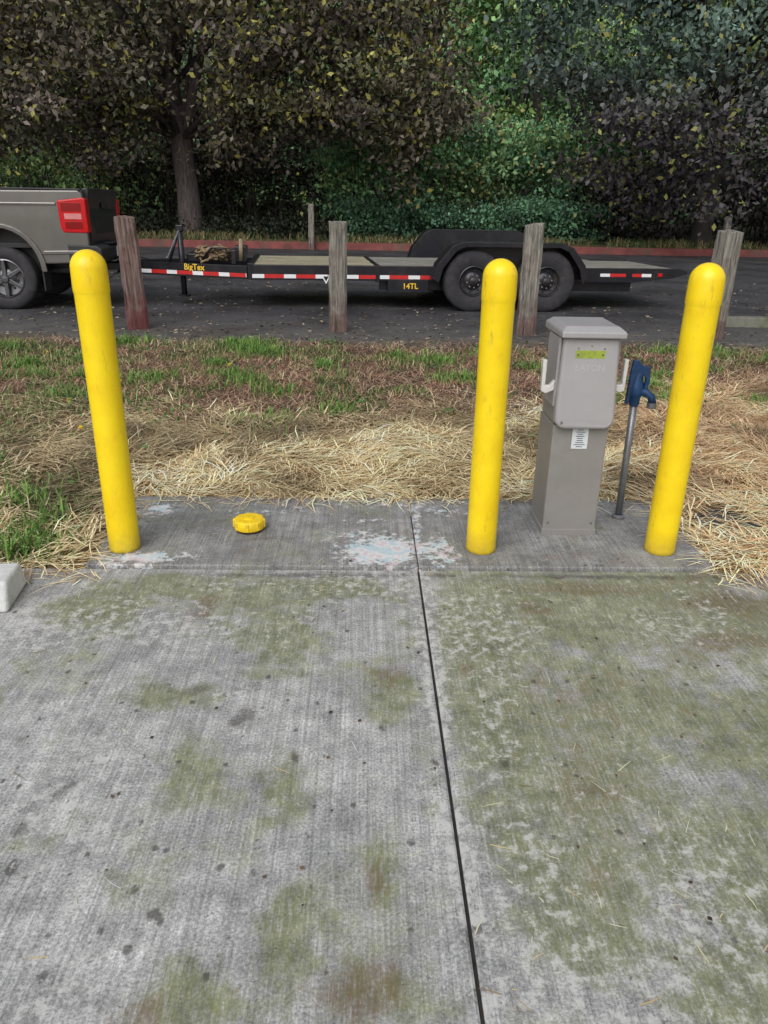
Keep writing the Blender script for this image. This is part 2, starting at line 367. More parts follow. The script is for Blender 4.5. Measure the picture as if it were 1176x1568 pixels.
box('hood_side_left',-.131,-.1175,.015,.2,.60,.895,GREYL,ped,.004)
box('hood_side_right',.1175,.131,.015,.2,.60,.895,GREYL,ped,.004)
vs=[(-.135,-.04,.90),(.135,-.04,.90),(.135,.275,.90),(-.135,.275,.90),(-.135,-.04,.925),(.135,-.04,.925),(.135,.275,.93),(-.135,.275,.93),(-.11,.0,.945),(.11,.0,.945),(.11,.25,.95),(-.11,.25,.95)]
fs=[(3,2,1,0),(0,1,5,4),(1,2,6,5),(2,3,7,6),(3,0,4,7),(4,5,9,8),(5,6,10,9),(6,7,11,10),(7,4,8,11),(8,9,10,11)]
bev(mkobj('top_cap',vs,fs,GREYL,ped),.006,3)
LAB=simple('label_green',(.30,.37,.05),.4,0,.2,40,.02,(.16,.18,.06),.7)
box('green_label',-.066,.06,-.0195,-.008,.815,.848,LAB,ped,.001)
LW=simple('label_white',(.60,.64,.66),.5,0,.04,20,0)
box('rating_label',-.035,.036,-.003,.002,.415,.512,LW,ped,.001)
INK=simple('label_ink',(.08,.09,.12),.6,0,.1,20,0)
for i in range(9):
    w=random.uniform(.012,.027);z=.502-i*.0095
    box('label_text_%d'%i,-w,w,-.0042,-.0031,z-.0022,z+ .0008,INK,ped,0)
RB=simple('rivet',(.25,.25,.24),.35,.8)
for i,(x,z,y) in enumerate([(-.055,.83,-.02),(.05,.83,-.02),(-.055,.855,-.014),(.055,.855,-.014),(-.1,.545,-.046),(.1,.06,-.001),(-.1,.06,-.001),(.0,.865,-.013)]):
    lathe('rivet_%d'%i,[(1e-5,-.004),(.003,-.0035),(.005,0),(.005,.004)],RB,ped,(x,y,z),12,'y')
def txt(s,size,mat,parent,loc,rz=0,ext=.001,bold=False):
    cu=bpy.data.curves.new('lettering','FONT');cu.body=s;cu.size=size;cu.extrude=ext;cu.align_x='CENTER';cu.align_y='CENTER'
    if bold: cu.offset=size*.02
    cu.materials.append(mat);o=bpy.data.objects.new('lettering',cu);COL.objects.link(o);o.parent=parent;o.location=loc;o.rotation_euler=(math.radians(90),0,math.radians(rz));return o
t=txt('EATON',.038,simple('emboss',(.40,.39,.40),.4,0,.03,5,0),ped,(0,-.0225,.775));t.rotation_euler=(math.radians(85),0,0)
for s,nm in((-1,'cord_hanger_left'),(1,'cord_hanger_right')):
    x=s*.131
    h=prism(nm,[(0,.67),(.035*s,.655),(.055*s,.665),(.058*s,.80),(.040*s,.80),(.040*s,.69),(.02*s,.69),(.0,.715)],.02 if s<0 else .05,.05 if s<0 else .08,WHT,ped,'y',.004,3);h.location.x=x
box('side_latch',.1315,.139,.03,.09,.78,.84,GREY,ped,.002)
# ---------------------------------------------------------------- yard hydrant
BLUE=simple('blue_cast_iron',(.012,.05,.14),.5,.2,.4,25,.4,(.05,.04,.035),.6)
hy=empty('yard_hydrant',(1.244,3.31,.014))
tube('standpipe',[(0,0,0),(-.003,0,.3),(-.006,0,.6)],.0165,STEEL,hy,16)
lathe('pipe_collar',[(.0,.0),(.03,0),(.03,.012),(.018,.02)],STEEL,hy)
lathe('head_body',[(.0,.54),(.02,.54),(.024,.55),(.024,.575),(.03,.585),(.033,.60),(.031,.64),(.024,.66),(.022,.70),(.016,.71),(.012,.735),(1e-5,.735)],BLUE,hy,(-.006,0,.022),20)
tube('spout',[(0,0,.625),(.035,-.02,.628),(.058,-.033,.610),(.063,-.036,.583)],[.02,.018,.017,.019],BLUE,hy,14)
lathe('spout_thread',[(.021,.560),(.021,.585),(.012,.585)],STEEL,hy,(.063,-.036,0),16)
prism('lever_handle',[(-.048,.80),(-.030,.805),(.0,.775),(.03,.775),(.036,.70),(.024,.66),(.012,.67),(.018,.72),(-.008,.745),(-.03,.73),(-.05,.60),(-.062,.60),(-.055,.76)],-.012,.012,BLUE,hy,'y',.004,2).location=(.01,-.01,-.03)
tube('linkage_rod',[(-.006,0,.68),(-.004,0,.76)],.006,STEEL,hy,8)
box('linkage_block',-.028,.02,-.02,.02,.70,.73,BLUE,hy,.005)
# ---------------------------------------------------------------- cleanout cap
co=empty('cleanout_cap',(-.525,3.135,.013));co.scale=(1.05,1.05,1.25)
YD=simple('yellow_cap_plastic',(.86,.60,.01),.45,0,.15,25,.2,(.35,.23,.04),.45)
RUST=simple('rust',(.06,.035,.02),.8,.2,.4,30,.4)
lathe('pipe_ring',[(.052,0),(.056,.0),(.056,.018),(.05,.02)],RUST,co)
lathe('screw_cap',[(.055,.010),(.064,.012),(.066,.018),(.066,.040),(.062,.046),(.055,.048),(.045,.0465),(.02,.047),(1e-5,.047)],YD,co)
for k in range(8):
    a=k*math.pi/4
    o=box('grip_lug_%d'%k,-.008,.008,.060,.070,.014,.045,YD,co,.003);o.rotation_euler=(0,0,a)
lathe('centre_hub',[(.022,.046),(.021,.052),(.014,.054),(1e-5,.053)],YD,co)
# ---------------------------------------------------------------- wheel stop (white)
WS=simple('whitewashed_concrete',(.60,.61,.60),.7,0,.15,12,.6,(.2,.18,.14),.95)
ws=prism('parking_wheel_stop',[(-.12,0),(.12,0),(.085,.11),(-.085,.11)],-1.85,0,WS,None,'x',.014,3);ws.location=(-1.31,2.51,.001);ws.rotation_euler=(0,0,math.radians(7))
# ---------------------------------------------------------------- wooden posts
def woodmat(name,c0,c1,redc,ra):
    m,nt,b=newmat(name);v=texco(nt,(1,1,.06))
    g=noise(nt,v,42,6,.7);g2=noise(nt,v,13,5,.7)
    c=ramp(nt,g,[(.3,tuple(k*.3 for k in c0)),(.42,c0),(.65,c1)])
    q=noise(nt,texco(nt),2.6,5,.6);sz=N(nt,'ShaderNodeSeparateXYZ');L(nt,texco(nt),sz.inputs[0])
    low=N(nt,'ShaderNodeMapRange');low.inputs['From Min'].default_value=.1;low.inputs['From Max'].default_value=1.0;low.inputs['To Min'].default_value=.14;low.inputs['To Max'].default_value=-.12;L(nt,sz.outputs[2],low.inputs[0])
    c=mix(nt,ramp(nt,math_(nt,'ADD',q,low.outputs[0]),[(.45,0.0),(.62,ra)]),c,redc)
    c=mix(nt,ramp(nt,g2,[(.36,.9),(.44,0.0)]),c,(.018,.014,.012))
    L(nt,c,b.inputs['Base Color']);b.inputs['Roughness'].default_value=.9;bump(nt,b,math_(nt,'ADD',g,g2),1.0,.03);return m
W1=woodmat('weathered_wood',(.15,.14,.12),(.36,.34,.29),(.12,.055,.048),.7)
W0=woodmat('weathered_wood_red',(.13,.08,.07),(.28,.21,.18),(.14,.035,.035),.9)
def post(x,y,w,h,rz,lx,mat,seed):
    r=random.Random(seed);n=9;vs=[];fs=[]
    prof=[(-1,-.72),(-.72,-1),(.0,-1.0),(.72,-1),(1,-.72),(1,0),(1,.72),(.72,1),(0,1),(-.72,1),(-1,.72),(-1,0)]
    for i in range(n+1):
        z=h*i/n-.05*(i==0);k=w/2*(1-.06*i/n)
        ox,oy=r.uniform(-.006,.006),r.uniform(-.006,.006)
        for j,(a,c) in enumerate(prof):
            zz=z+(r.uniform(-.035,.015) if i==n else 0)
            vs.append((a*k*(1+r.uniform(-.05,.05))+ox,c*k*(1+r.uniform(-.05,.05))+oy,zz))
    m_=len(prof)
    for i in range(n):
        for j in range(m_):
            a=i*m_+j;b_=i*m_+(j+1)%m_;fs.append((a,b_,b_+m_,a+m_))
    vs.append((0,0,h+.012));t_=len(vs)-1
    for j in range(m_): fs.append((n*m_+j,n*m_+(j+1)%m_,t_))
    o=mkobj('wooden_post',vs,fs,mat);o.location=(x,y,0);o.rotation_euler=(0,math.radians(lx),math.radians(rz));return o
post(-2.71,9.1,.235,1.25,22,-1.5,W0,1);post(-.33,9.1,.215,1.23,4,.3,W1,2);post(1.94,9.1,.225,1.25,-9,0,W1,3);post(4.18,9.02,.245,1.22,18,1,W1,4)
post(-1.85,26.9,.2,1.45,0,0,W1,5);post(12.6,27.4,.22,1.3,0,0,W1,6)
CURB=simple('curb_concrete',(.16,.155,.13),.9,0,.3,6,.6,(.06,.075,.03),.8)
prism('concrete_curb',[(-.11,0),(.11,0),(.10,.13),(-.08,.13)],0,5.5,CURB,None,'x',.015,3).location=(4.75,10.0,.0)
REDC=simple('red_painted_curb',(.17,.045,.04),.8,0,.4,3,.4,(.10,.075,.055),.95)
prism('red_curb',[(-.09,0),(.09,0),(.08,.25),(-.07,.25)],-34,40,REDC,None,'x',.02,2).location=(0,27.15,-.01)
# ---------------------------------------------------------------- trailer
BLK=simple('black_powder_coat',(.012,.012,.017),.3,.1,.3,8,.05,(.05,.04,.035),.6)
TIRE=simple('tire_rubber',(.024,.023,.027),.8,0,.25,14,.3,(.07,.06,.05),.7)
RIM=simple('rim_black',(.03,.03,.035),.35,.4,.3,12,.1,(.12,.09,.06),.6)
TR=simple('tape_red',(.50,.02,.02),.35,0,.1,10,0);TW=simple('tape_white',(.72,.73,.75),.35,0,.06,10,0)
YT=simple('decal_yellow',(.75,.48,.03),.5,0,.1,10,0)
def plankmat(name,a,b_):
    m,nt,b=newmat(name);v=texco(nt,(.07,1,1));g=noise(nt,v,40,5,.7);q=noise(nt,texco(nt,(.3,5,1)),1.3,3)
    c=ramp(nt,g,[(.3,tuple(k*.4 for k in a)),(.45,a),(.7,b_)]);c=mix(nt,1.0,c,ramp(nt,q,[(.3,.7),(.7,1.3)]),'MULTIPLY')
    L(nt,c,b.inputs['Base Color']);b.inputs['Roughness'].default_value=.85;bump(nt,b,g,.5,.01);return m
PL=plankmat('deck_planks',(.22,.20,.13),(.42,.38,.26));PL2=plankmat('deck_planks_grey',(.14,.135,.115),(.31,.295,.245))
tr=empty('flatbed_trailer',(2.07,11.40,.006),5)
def wheel(nm,x,y,parent,r=.42,w=.22,rimr=.21,rm=RIM,side=-1,spokes=0):
    e=bpy.data.objects.new(nm,None);COL.objects.link(e);e.parent=parent;e.location=(x,y,r-.005)
    h=w/2
    pr=[(rimr,-h*.8),(rimr+.02,-h*.92),(r-.10,-h),(r-.035,-h*.93),(r-.012,-h*.78),(r,-h*.6),(r,h*.6),(r-.012,h*.78),(r-.035,h*.93),(r-.10,h),(rimr+.02,h*.92),(rimr,h*.8)]
    pr2=pr[:5]+[(r,-h*.62),(r,-h*.35),(r-.012,-h*.34),(r-.012,-h*.28),(r,-h*.27),(r,-h*.04),(r-.012,-h*.03),(r-.012,h*.03),(r,h*.04),(r,h*.27),(r-.012,h*.28),(r-.012,h*.34),(r,h*.35),(r,h*.62)]+pr[7:]
    lathe('tire',pr2,TIRE,e,(0,0,0),56,'y')
    s=side
    lathe('rim',[(rimr+.004,s*h*.85),(rimr-.008,s*h*.9),(rimr-.02,s*h*.8),(rimr-.03,s*h*.45),(.13,s*h*.35),(.10,s*h*.55),(.075,s*h*.6),(.06,s*h*.62),(.055,s*h*1.0),(.045,s*h*1.08),(1e-5,s*h*1.1)],rm,e,(0,0,0),40,'y')
    lathe('rim_back',[(rimr,s*h*.3),(.02,s*h*.2),(1e-5,s*h*.2)],DARK,e,(0,0,0),30,'y')
    for k in range(8):
        a=k*math.pi/4+.2
        lathe('lug_%d'%k,[(1e-5,s*.02),(.012,s*.018),(.012,0)],STEEL,e,(math.cos(a)*.09,s*h*.55,math.sin(a)*.09),6,'y')
        lathe('vent_%d'%k,[(1e-5,s*.004),(.018,s*.003),(.02,0)],DARK,e,(math.cos(a+.39)*.152,s*h*.40,math.sin(a+.39)*.152),10,'y')
    for k in range(spokes):
        a=k*2*math.pi/spokes
        o=prism('spoke_%d'%k,[(-.03,.05),(.03,.05),(.022,rimr-.012),(-.022,rimr-.012)],s*h*.5,s*h*.88,rm,e,'y',.006);o.rotation_euler=(0,a,0)
    return e
for i,x in enumerate((-.54,.54)):
    wheel('near_wheel_%d'%i,x,-.17,tr,r=.43);wheel('far_wheel_%d'%i,x,2.3,tr,side=1)
    tube('axle_%d'%i,[(x,-.15,.38),(x,2.25,.38)],.04,BLK,tr)
for yy,nm in((0,'rail_near'),(2.06,'rail_far')):
    prism(nm,[(-3.72,.40),(1.9,.40),(2.6,.47),(2.82,.53),(2.82,.57),(2.7,.605),(-3.72,.605)],yy,yy+.07,BLK,tr,'y',.006)
box('front_header',-3.76,-3.68,.0,2.13,.40,.62,BLK,tr)
box('tilt_crossmember',-1.93,-1.87,-.012,2.14,.38,.61,BLK,tr)
for i in range(9): box('crossmember_%d'%i,-3.4+i*.72,-3.33+i*.72,.08,2.05,.44,.55,BLK,tr,0)
for i in range(10):
    y0=.075+i*.1985
    box('front_plank_%d'%i,-3.67,-1.94,y0,y0+.188,.565,.605+random.uniform(-.003,.004),PL,tr,.004)
    box('main_plank_%d'%i,-1.86+random.uniform(0,.01),1.95,y0,y0+.188,.565,.605+random.uniform(-.003,.004),PL2,tr,.004)
    o=box('ramp_plank_%d'%i,1.96,2.74,y0,y0+.188,.55,.585,PL2,tr,.004)
fo=[(-1.14,.46),(-1.08,.66),(-.88,.90),(-.74,.955),(.74,.955),(.88,.90),(1.08,.66),(1.14,.46)]
def strip(nm,line,y0,y1,dz,th=.012):
    ou=[(x,z+dz) for x,z in line];inn=[(x*.985,z+dz-th*1.6) for x,z in reversed(line)]
    return prism(nm,ou+inn,y0,y1,BLK,tr,'y',.003)
strip('near_fender',fo,-.32,-.002,0);strip('far_fender',fo,2.132,2.46,.10)
prism('near_fender_lip',[(x,z) for x,z in fo]+[(x*.93,z-.06) for x,z in reversed(fo)],-.335,-.321,BLK,tr,'y',.003)
prism('far_fender_wall',[(x*.99,z+.098) for x,z in fo],2.134,2.146,BLK,tr,'y',.002)
prism('near_fender_wall',[(-1.1,.607),(-.87,.89),(-.74,.94),(.74,.94),(.87,.89),(1.1,.607)],-.014,-.004,BLK,tr,'y',.0)
box('main_frame',-1.86,2.0,.12,.22,.26,.42,BLK,tr);box('main_frame_far',-1.86,2.0,1.9,2.0,.26,.42,BLK,tr)
box('frame_plate',-1.75,-1.15,-.004,.1,.24,.42,BLK,tr)
x=-3.7;k=0
while x<-1.2:
    w=.28 if k%2 else .17
    box('tape_%d'%k,x,x+w,-.0035,.001,.425,.478,TR if k%2 else TW,tr,0)
    x+=w;k+=1
for (xa,xb,mt) in [(1.45,1.6,TW),(1.6,1.85,TR),(1.95,2.1,TR),(2.1,2.25,TW),(-1.12,-.98,TW)]:
    box('tape_%d'%k,xa,xb,-.0035,.001,.485,.53,mt,tr,0);k+=1
LR=simple('lamp_red',(.5,.01,.01),.2,0,.1,10,0)
box('marker_lamp',2.35,2.42,-.014,-.001,.49,.54,LR,tr)
txt('14TL',.11,YT,tr,(-1.42,-.006,.325),0,.001,True)
prism('dealer_logo',[(-2.72,.47),(-2.58,.47),(-2.65,.35)],-.007,-.0045,TW,tr,'y',0)
prism('dealer_logo_mark',[(-2.69,.455),(-2.61,.455),(-2.65,.385)],-.009,-.0075,BLK,tr,'y',0)
def beam(nm,p,q,w,z0,z1,mat):
    p=Vector(p);q=Vector(q);d=(q-p);n=Vector((-d.y,d.x)).normalized()*w/2
    pts=[tuple(p+n),tuple(q+n),tuple(q-n),tuple(p-n)]
    return prism(nm,pts,z0,z1,mat,tr,'z',.004)
beam('tongue_near',(-3.76,.12),(-5.75,.98),.08,.40,.58,BLK);beam('tongue_far',(-3.76,2.0),(-5.75,1.12),.08,.40,.58,BLK)
ang=math.degrees(math.atan2(-.86,1.99))
te=bpy.data.objects.new('tongue_tape',None);COL.objects.link(te);te.parent=tr;te.location=(-3.76,.12,0);te.rotation_euler=(0,0,math.radians(ang))
s=-2.0;k=0
while s<-.02:
    w=.17 if k%2 else .26
    box('tongue_tape_%d'%k,s,min(s+w,-.01),-.0445,-.0405,.425,.478,TR if k%2==0 else TW,te,0);s+=w;k+=1
txt('BigTex',.12,YT,te,(-.85,-.0425,.53),0,.001,True)
box('coupler',-6.15,-5.72,1.0,1.1,.47,.56,BLK,tr,.015)
lathe('coupler_ball',[(1e-5,.08),(.04,.07),(.055,.03),(.055,0)],STEEL,tr,(-6.12,1.05,.5),20)
tube('safety_chain',[(-5.7,.98,.45),(-5.9,.92,.32),(-6.1,.94,.36),(-6.3,.98,.5)],.014,STEEL,tr,6)
tube('brake_cable',[(-5.2,.7,.6),(-5.6,.75,.72),(-6.0,.85,.62),(-6.35,.9,.6)],.012,BLK,tr,6)
tube('jack_tube',[(-4.75,.62,.12),(-4.75,.62,1.06)],.042,BLK,tr,16);lathe('jack_foot',[(.0,.1),(.09,.1),(.09,.12),(.04,.13)],BLK,tr,(-4.75,.62,0),20)
box('jack_head',-4.8,-4.7,.57,.67,1.02,1.10,BLK,tr,.01)
tube('jack_crank',[(-4.75,.55,1.02),(-4.75,.48,1.02),(-4.93,.46,.66),(-4.93,.38,.66)],.012,STEEL,tr,8)
tube('jack_brace',[(-4.78,.64,1.0),(-4.95,.66,.55)],.02,BLK,tr,8)
box('tool_box',-4.7,-3.85,.75,1.5,.585,.70,BLK,tr,.012)
box('pump_box',-3.98,-3.8,.55,.95,.60,.82,BLK,tr,.012)
tube('stake_handle',[(-3.88,.5,.62),(-3.87,.5,.93)],.03,simple('tan_wood',(.25,.2,.13),.8),tr,8)
box('winch_post',-4.0,-3.94,.3,.36,.58,.78,BLK,tr,.01)
ROPE=simple('rope_fibre',(.24,.17,.10),.9,0,.4,60,.5)
pts=[]
for i in range(260):
    a=i*.31;r_=.07+.12*((i*.37)%1)+.02*math.sin(i*1.3);pts.append((-4.3+1.4*r_*math.cos(a)+.03*math.sin(i),.72+r_*math.sin(a),.60+.13*(1-r_*4)*.6+.05*math.sin(i*.9)+.0005*i))
tube('rope_pile',pts,.016,ROPE,tr,6)
tube('strap',[(-4.45,.6,.62),(-4.3,.5,.8),(-4.1,.6,.78),(-4.05,.55,.6)],.02,BLK,tr,8)
# ---------------------------------------------------------------- pickup
PAINT,nt,b=newmat('truck_paint');v=texco(nt)
L(nt,ramp(nt,noise(nt,v,3,4),[(.3,(.14,.131,.122)),(.7,(.18,.17,.157))]),b.inputs['Base Color']);b.inputs['Metallic'].default_value=.5;b.inputs['Roughness'].default_value=.28;b.inputs['Coat Weight'].default_value=.8
GLASS=simple('truck_glass',(.01,.012,.014),.08,0,.1,5,0)
PLA=simple('black_plastic',(.02,.02,.021),.5,0,.2,15,.1)
CHR=simple('machined_alloy',(.16,.16,.17),.3,.9,.2,6,0)
tk=empty('pickup_truck',(-3.72,10.66,.006),5)
def side_outline_bed():
    p=[(0,.62),(0,.9),(.0,1.35),(-.02,1.48),(-.06,1.53),(-2.1,1.50),(-2.1,.58)]
    p+= [(-1.66,.56)]
    ar=[(-1.16-.52*math.cos(math.pi*k/16),.50+.56*math.sin(math.pi*k/16)) for k in range(17)]
    p+= [q for q in ar if q[1]>.57]
    p+= [(-.6,.60)]
    return p
for y0,y1,nm in((0,.09,'bed_side_near'),(1.93,2.02,'bed_side_far')):
    o=prism(nm,side_outline_bed(),y0,y1,PAINT,tk,'y',.02,3)
for yy,nm in((-.035,'flare_near'),(2.018,'flare_far')):
    ou=[(-1.16-.58*math.cos(math.pi*k/16),.50+.61*math.sin(math.pi*k/16)) for k in range(17)];inn=[(-1.16-.51*math.cos(math.pi*k/16),.50+.55*math.sin(math.pi*k/16)) for k in range(16,-1,-1)]
    prism(nm,ou+inn,yy,yy+.037,PAINT,tk,'y',.012,3)
prism('bed_shoulder_line',[(-2.08,1.32),(-.36,1.34),(-.36,1.37),(-2.08,1.36)],-.018,.004,PAINT,tk,'y',.008)
prism('bed_rocker_line',[(-.62,.72),(-.05,.74),(-.05,.78),(-.60,.77)],-.016,.004,PAINT,tk,'y',.008)
box('bed_floor',-2.1,-.06,.09,1.93,.80,.86,PLA,tk);box('bed_front',-2.1,-2.02,.09,1.93,.86,1.5,PAINT,tk)
box('bed_rail_cap',-2.08,-.03,-.004,.1,1.522,1.545,PLA,tk,.006);box('bed_rail_cap_far',-2.08,-.03,1.92,2.02,1.522,1.545,PLA,tk,.006)
TGM=simple('tailgate_dark',(.03,.031,.034),.3,.2,.15,5,0)
prism('tailgate',[(-.06,.84),(.0,.84),(.012,1.1),(.0,1.30),(.03,1.52),(.02,1.56),(-.06,1.55)],.17,1.85,TGM,tk,'y',.012,3)
box('tailgate_recess',.005,.022,.45,1.57,.98,1.22,PLA,tk,.01);box('tailgate_handle',.015,.035,.85,1.17,1.30,1.38,PLA,tk,.008)
TL=simple('tail_lamp_red',(.50,.008,.012),.12,0,.15,9,0);TLW=simple('tail_lamp_clear',(.6,.22,.22),.12,0,.1,9,0);TLD=simple('tail_lamp_dark',(.22,.004,.006),.12,0,.1,9,0)
for y0,y1,nm in((-.012,.165,'tail_lamp_near'),(1.855,2.03,'tail_lamp_far')):
    prism(nm,[(.02,1.0),(-.30,1.0),(-.335,1.06),(-.345,1.40),(-.02,1.44),(.018,1.42)],y0,y1,TL,tk,'y',.018,3)
    yy=-.0165 if y0<0 else 2.031
    box(nm+'_reverse',-.27,-.05,yy,yy+.004,1.17,1.24,TLW,tk,.001)
    box(nm+'_cell_top',-.30,-.05,yy,yy+.004,1.27,1.37,TLD,tk,.001);box(nm+'_cell_low',-.27,-.05,yy,yy+.004,1.05,1.14,TLD,tk,.001)
prism('rear_bumper',[(-.28,.62),(.10,.60),(.16,.66),(.16,.80),(.10,.84),(-.28,.86)],-.01,2.03,PLA,tk,'y',.02,3)
box('bumper_step',.05,.175,.6,1.4,.845,.86,PLA,tk);box('plate',.161,.168,.85,1.17,.66,.80,TW,tk)
box('hitch_receiver',-.2,.24,.96,1.06,.46,.56,BLK,tk);box('ball_mount',.2,.45,.98,1.04,.42,.47,STEEL,tk)
prism('cab_body',[(-2.13,.56),(-2.13,1.5),(-5.0,1.45),(-5.75,1.36),(-5.95,1.2),(-5.95,.6),(-5.5,.55)]+[(-4.98-.52*math.cos(math.pi*k/14),.50+.56*math.sin(math.pi*k/14)) for k in range(1,14)]+[(-4.4,.52)],0.0,2.02,PAINT,tk,'y',.02,3)
v_=[(-2.14,.03,1.49),(-4.75,.03,1.46),(-4.75,1.99,1.46),(-2.14,1.99,1.49),(-2.28,.2,1.96),(-3.8,.2,1.97),(-3.8,1.82,1.97),(-2.28,1.82,1.96)]
bev(mkobj('cab_glasshouse',v_,[(3,2,1,0),(0,1,5,4),(1,2,6,5),(2,3,7,6),(3,0,4,7),(4,5,6,7)],GLASS,tk),.02)
v_=[(-2.24,.17,1.955),(-3.84,.17,1.965),(-3.84,1.85,1.965),(-2.24,1.85,1.955),(-2.3,.22,2.01),(-3.7,.22,2.02),(-3.7,1.8,2.02),(-2.3,1.8,2.01)]
bev(mkobj('cab_roof',v_,[(3,2,1,0),(0,1,5,4),(1,2,6,5),(2,3,7,6),(3,0,4,7),(4,5,6,7)],PAINT,tk),.02,3)
for i,xx in enumerate((-2.2,-3.2,-4.2)):
    for y_,s_ in((.02,1),(2.0,-1)):
        tube('pillar_%d_%d'%(i,s_),[(xx,y_,1.47),(xx-.03 if i<2 else -3.8,y_+s_*.17,1.965)],.035,PAINT,tk,8)
for y_,nm in((.13,'near'),(1.89,'far')):
    wheel('rear_wheel_'+nm,-1.16,y_,tk,.41,.26,.25,CHR,-1 if nm=='near' else 1,6);wheel('front_wheel_'+nm,-4.98,y_,tk,.41,.26,.25,CHR,-1 if nm=='near' else 1,6)
box('mud_flap_near',-.66,-.64,.0,.28,.25,.66,PLA,tk);box('mud_flap_far',-.66,-.64,1.74,2.0,.25,.66,PLA,tk)
box('underbody',-5.4,-.2,.35,1.67,.45,.78,PLA,tk,.02)
tube('exhaust',[(-1.0,.4,.5),(-.3,.3,.5),(-.2,.15,.48)],.04,STEEL,tk,10)
prism('wheel_well',[(-1.16-.53*math.cos(math.pi*k/12),.5+.57*math.sin(math.pi*k/12)) for k in range(13)],.28,.34,PLA,tk,'y',0)
# ---------------------------------------------------------------- straw / grass
def blades(name,n,xr,yr,dens,lfun,wfun,tilt,colf,bend=.3,h0=0.0,aniso=None):
    x=rng.uniform(xr[0],xr[1],n*3);y=rng.uniform(yr[0],yr[1],n*3)
    k=rng.uniform(size=n*3)<dens(x,y);x=x[k][:n];y=y[k][:n];n=len(x)
    z=gz(x,y)+h0*rng.uniform(size=n)
    on=(x>-1.15)&(x<1.49)&(y<3.56)&(y>2.76);z=np.where(on,.017,z);z=np.where(y<2.76,.002,z)
    th=rng.uniform(0,2*np.pi,n)
    if aniso: th=2*np.pi*vn(x*2.3,y*2.3,aniso)*1.5+rng.normal(size=n)*.8
    el=tilt(n);l=lfun(n);w=wfun(n)
    d=np.stack([np.cos(th)*np.cos(el),np.sin(th)*np.cos(el),np.sin(el)],1)
    s=np.stack([-np.sin(th),np.cos(th),0*th],1)
    up=np.array([0,0,1.])
    B=np.stack([x,y,z],1);M=B+d*(l*.55)[:,None];T=B+d*l[:,None]-up*(bend*l)[:,None]*.5+s*(l*rng.uniform(-.15,.15,n))[:,None]
    T[:,2]=np.maximum(T[:,2],z+.002)
    W=s*w[:,None]/2
    V=np.concatenate([np.stack([B-W,B+W,M+W,M-W],1),np.stack([M-W,M+W,T+W*.35,T-W*.35],1)],0)
    c=colf(x,y,n);return quadmesh(name,V,np.concatenate([c,c],0),GRASSM)
def strawcol(x,y,n):
    t=rng.uniform(size=(n,1));a=np.array([.46,.32,.15]);b_=np.array([.95,.82,.52]);c=a+(b_-a)*t**.9
    k=(rng.uniform(size=(n,1))<.14);c=np.where(k,c*np.array([.45,.37,.34]),c)
    pk=sst(1.2,2.0,x)[:,None];c=c*(1-pk*np.array([0,.13,.13]))
    tone=(.35+1.3*sst(.2,.8,fbm(x*2.6,y*2.6,91)))[:,None]
    lf=(1-.22*sst(-1,-1.8,x))[:,None]
    return np.clip(c*tone*lf,0,.88)
def off(x,y): return ((x<-1.2)|(x>1.5)|(y>3.55))&((y>2.78))
blades('straw_mulch',72000,(-4.5,6),(2.78,6.7),lambda x,y:maskstraw(x,y)*off(x,y)*(1-.65*maskgreen(x,y))*(.45+.55*sst(3.55,3.75,y+10*(abs(x-.17)>1.35))),lambda n:rng.uniform(.05,.26,n),lambda n:rng.uniform(.003,.0068,n),lambda n:rng.uniform(-.02,.34,n),strawcol,.25,.035,33)
def redcol(x,y,n):
    t=rng.uniform(size=(n,1));c=np.array([.17,.095,.065])+(np.array([.50,.30,.20])-np.array([.17,.095,.065]))*t
    k=rng.uniform(size=(n,1))<.24;return np.where(k,np.array([.60,.50,.32])*(.5+.6*t),c)*(.55+.9*fbm(x*1.7,y*1.7,93))[:,None]
blades('dry_grass',56000,(-7,9),(4.6,8.6),lambda x,y:(1-maskstraw(x,y)*.8)*(1-.6*maskgreen(x,y))*(1-sst(7.6,8.5,y)),lambda n:rng.uniform(.04,.15,n),lambda n:rng.uniform(.003,.006,n),lambda n:rng.uniform(.0,.7,n),redcol,.4,.01)
def greencol(x,y,n):
    t=rng.uniform(size=(n,1));c=np.array([.06,.11,.03])+(np.array([.20,.30,.09])-np.array([.06,.11,.03]))*t
    k=rng.uniform(size=(n,1))<.33;return np.where(k,np.array([.4,.31,.18])*(.5+.6*t),c)*(.5+.95*fbm(x*2,y*2,92))[:,None]
blades('green_grass',50000,(-7,9),(2.78,8.6),lambda x,y:maskgreen(x,y)**1.5*off(x,y),lambda n:rng.uniform(.03,.10,n)*rng.uniform(.5,1.3,n),lambda n:rng.uniform(.004,.009,n),lambda n:rng.uniform(.2,1.4,n),greencol,.35)
tc=np.array([(-2.7,8.0),(-2.5,7.9),(-1.25,7.6),(-1.1,7.7),(-1.75,6.3),(-1.9,6.1),(1.05,6.1),(.9,6.4),(-.2,5.2),(-2.3,5.6),(-3.1,6.8),(.3,7.4),(2.2,7.3),(3.2,7.9),(-1.5,3.2),(-1.7,3.5),(-1.45,2.95),(-1.6,2.88),(-1.9,3.1),(-.7,4.9),(-2.6,4.4),(1.6,6.9),(2.7,6.6),(-3.6,7.6)]+[(rng.uniform(-4,4.5),rng.uniform(5.4,8.1)) for _ in range(46)])
tr_=rng.uniform(.05,.16,len(tc))
tn=190;tx=np.repeat(tc[:,0],tn)+rng.normal(size=len(tc)*tn)*np.repeat(tr_,tn);ty=np.repeat(tc[:,1],tn)+rng.normal(size=len(tc)*tn)*np.repeat(tr_,tn)*.8
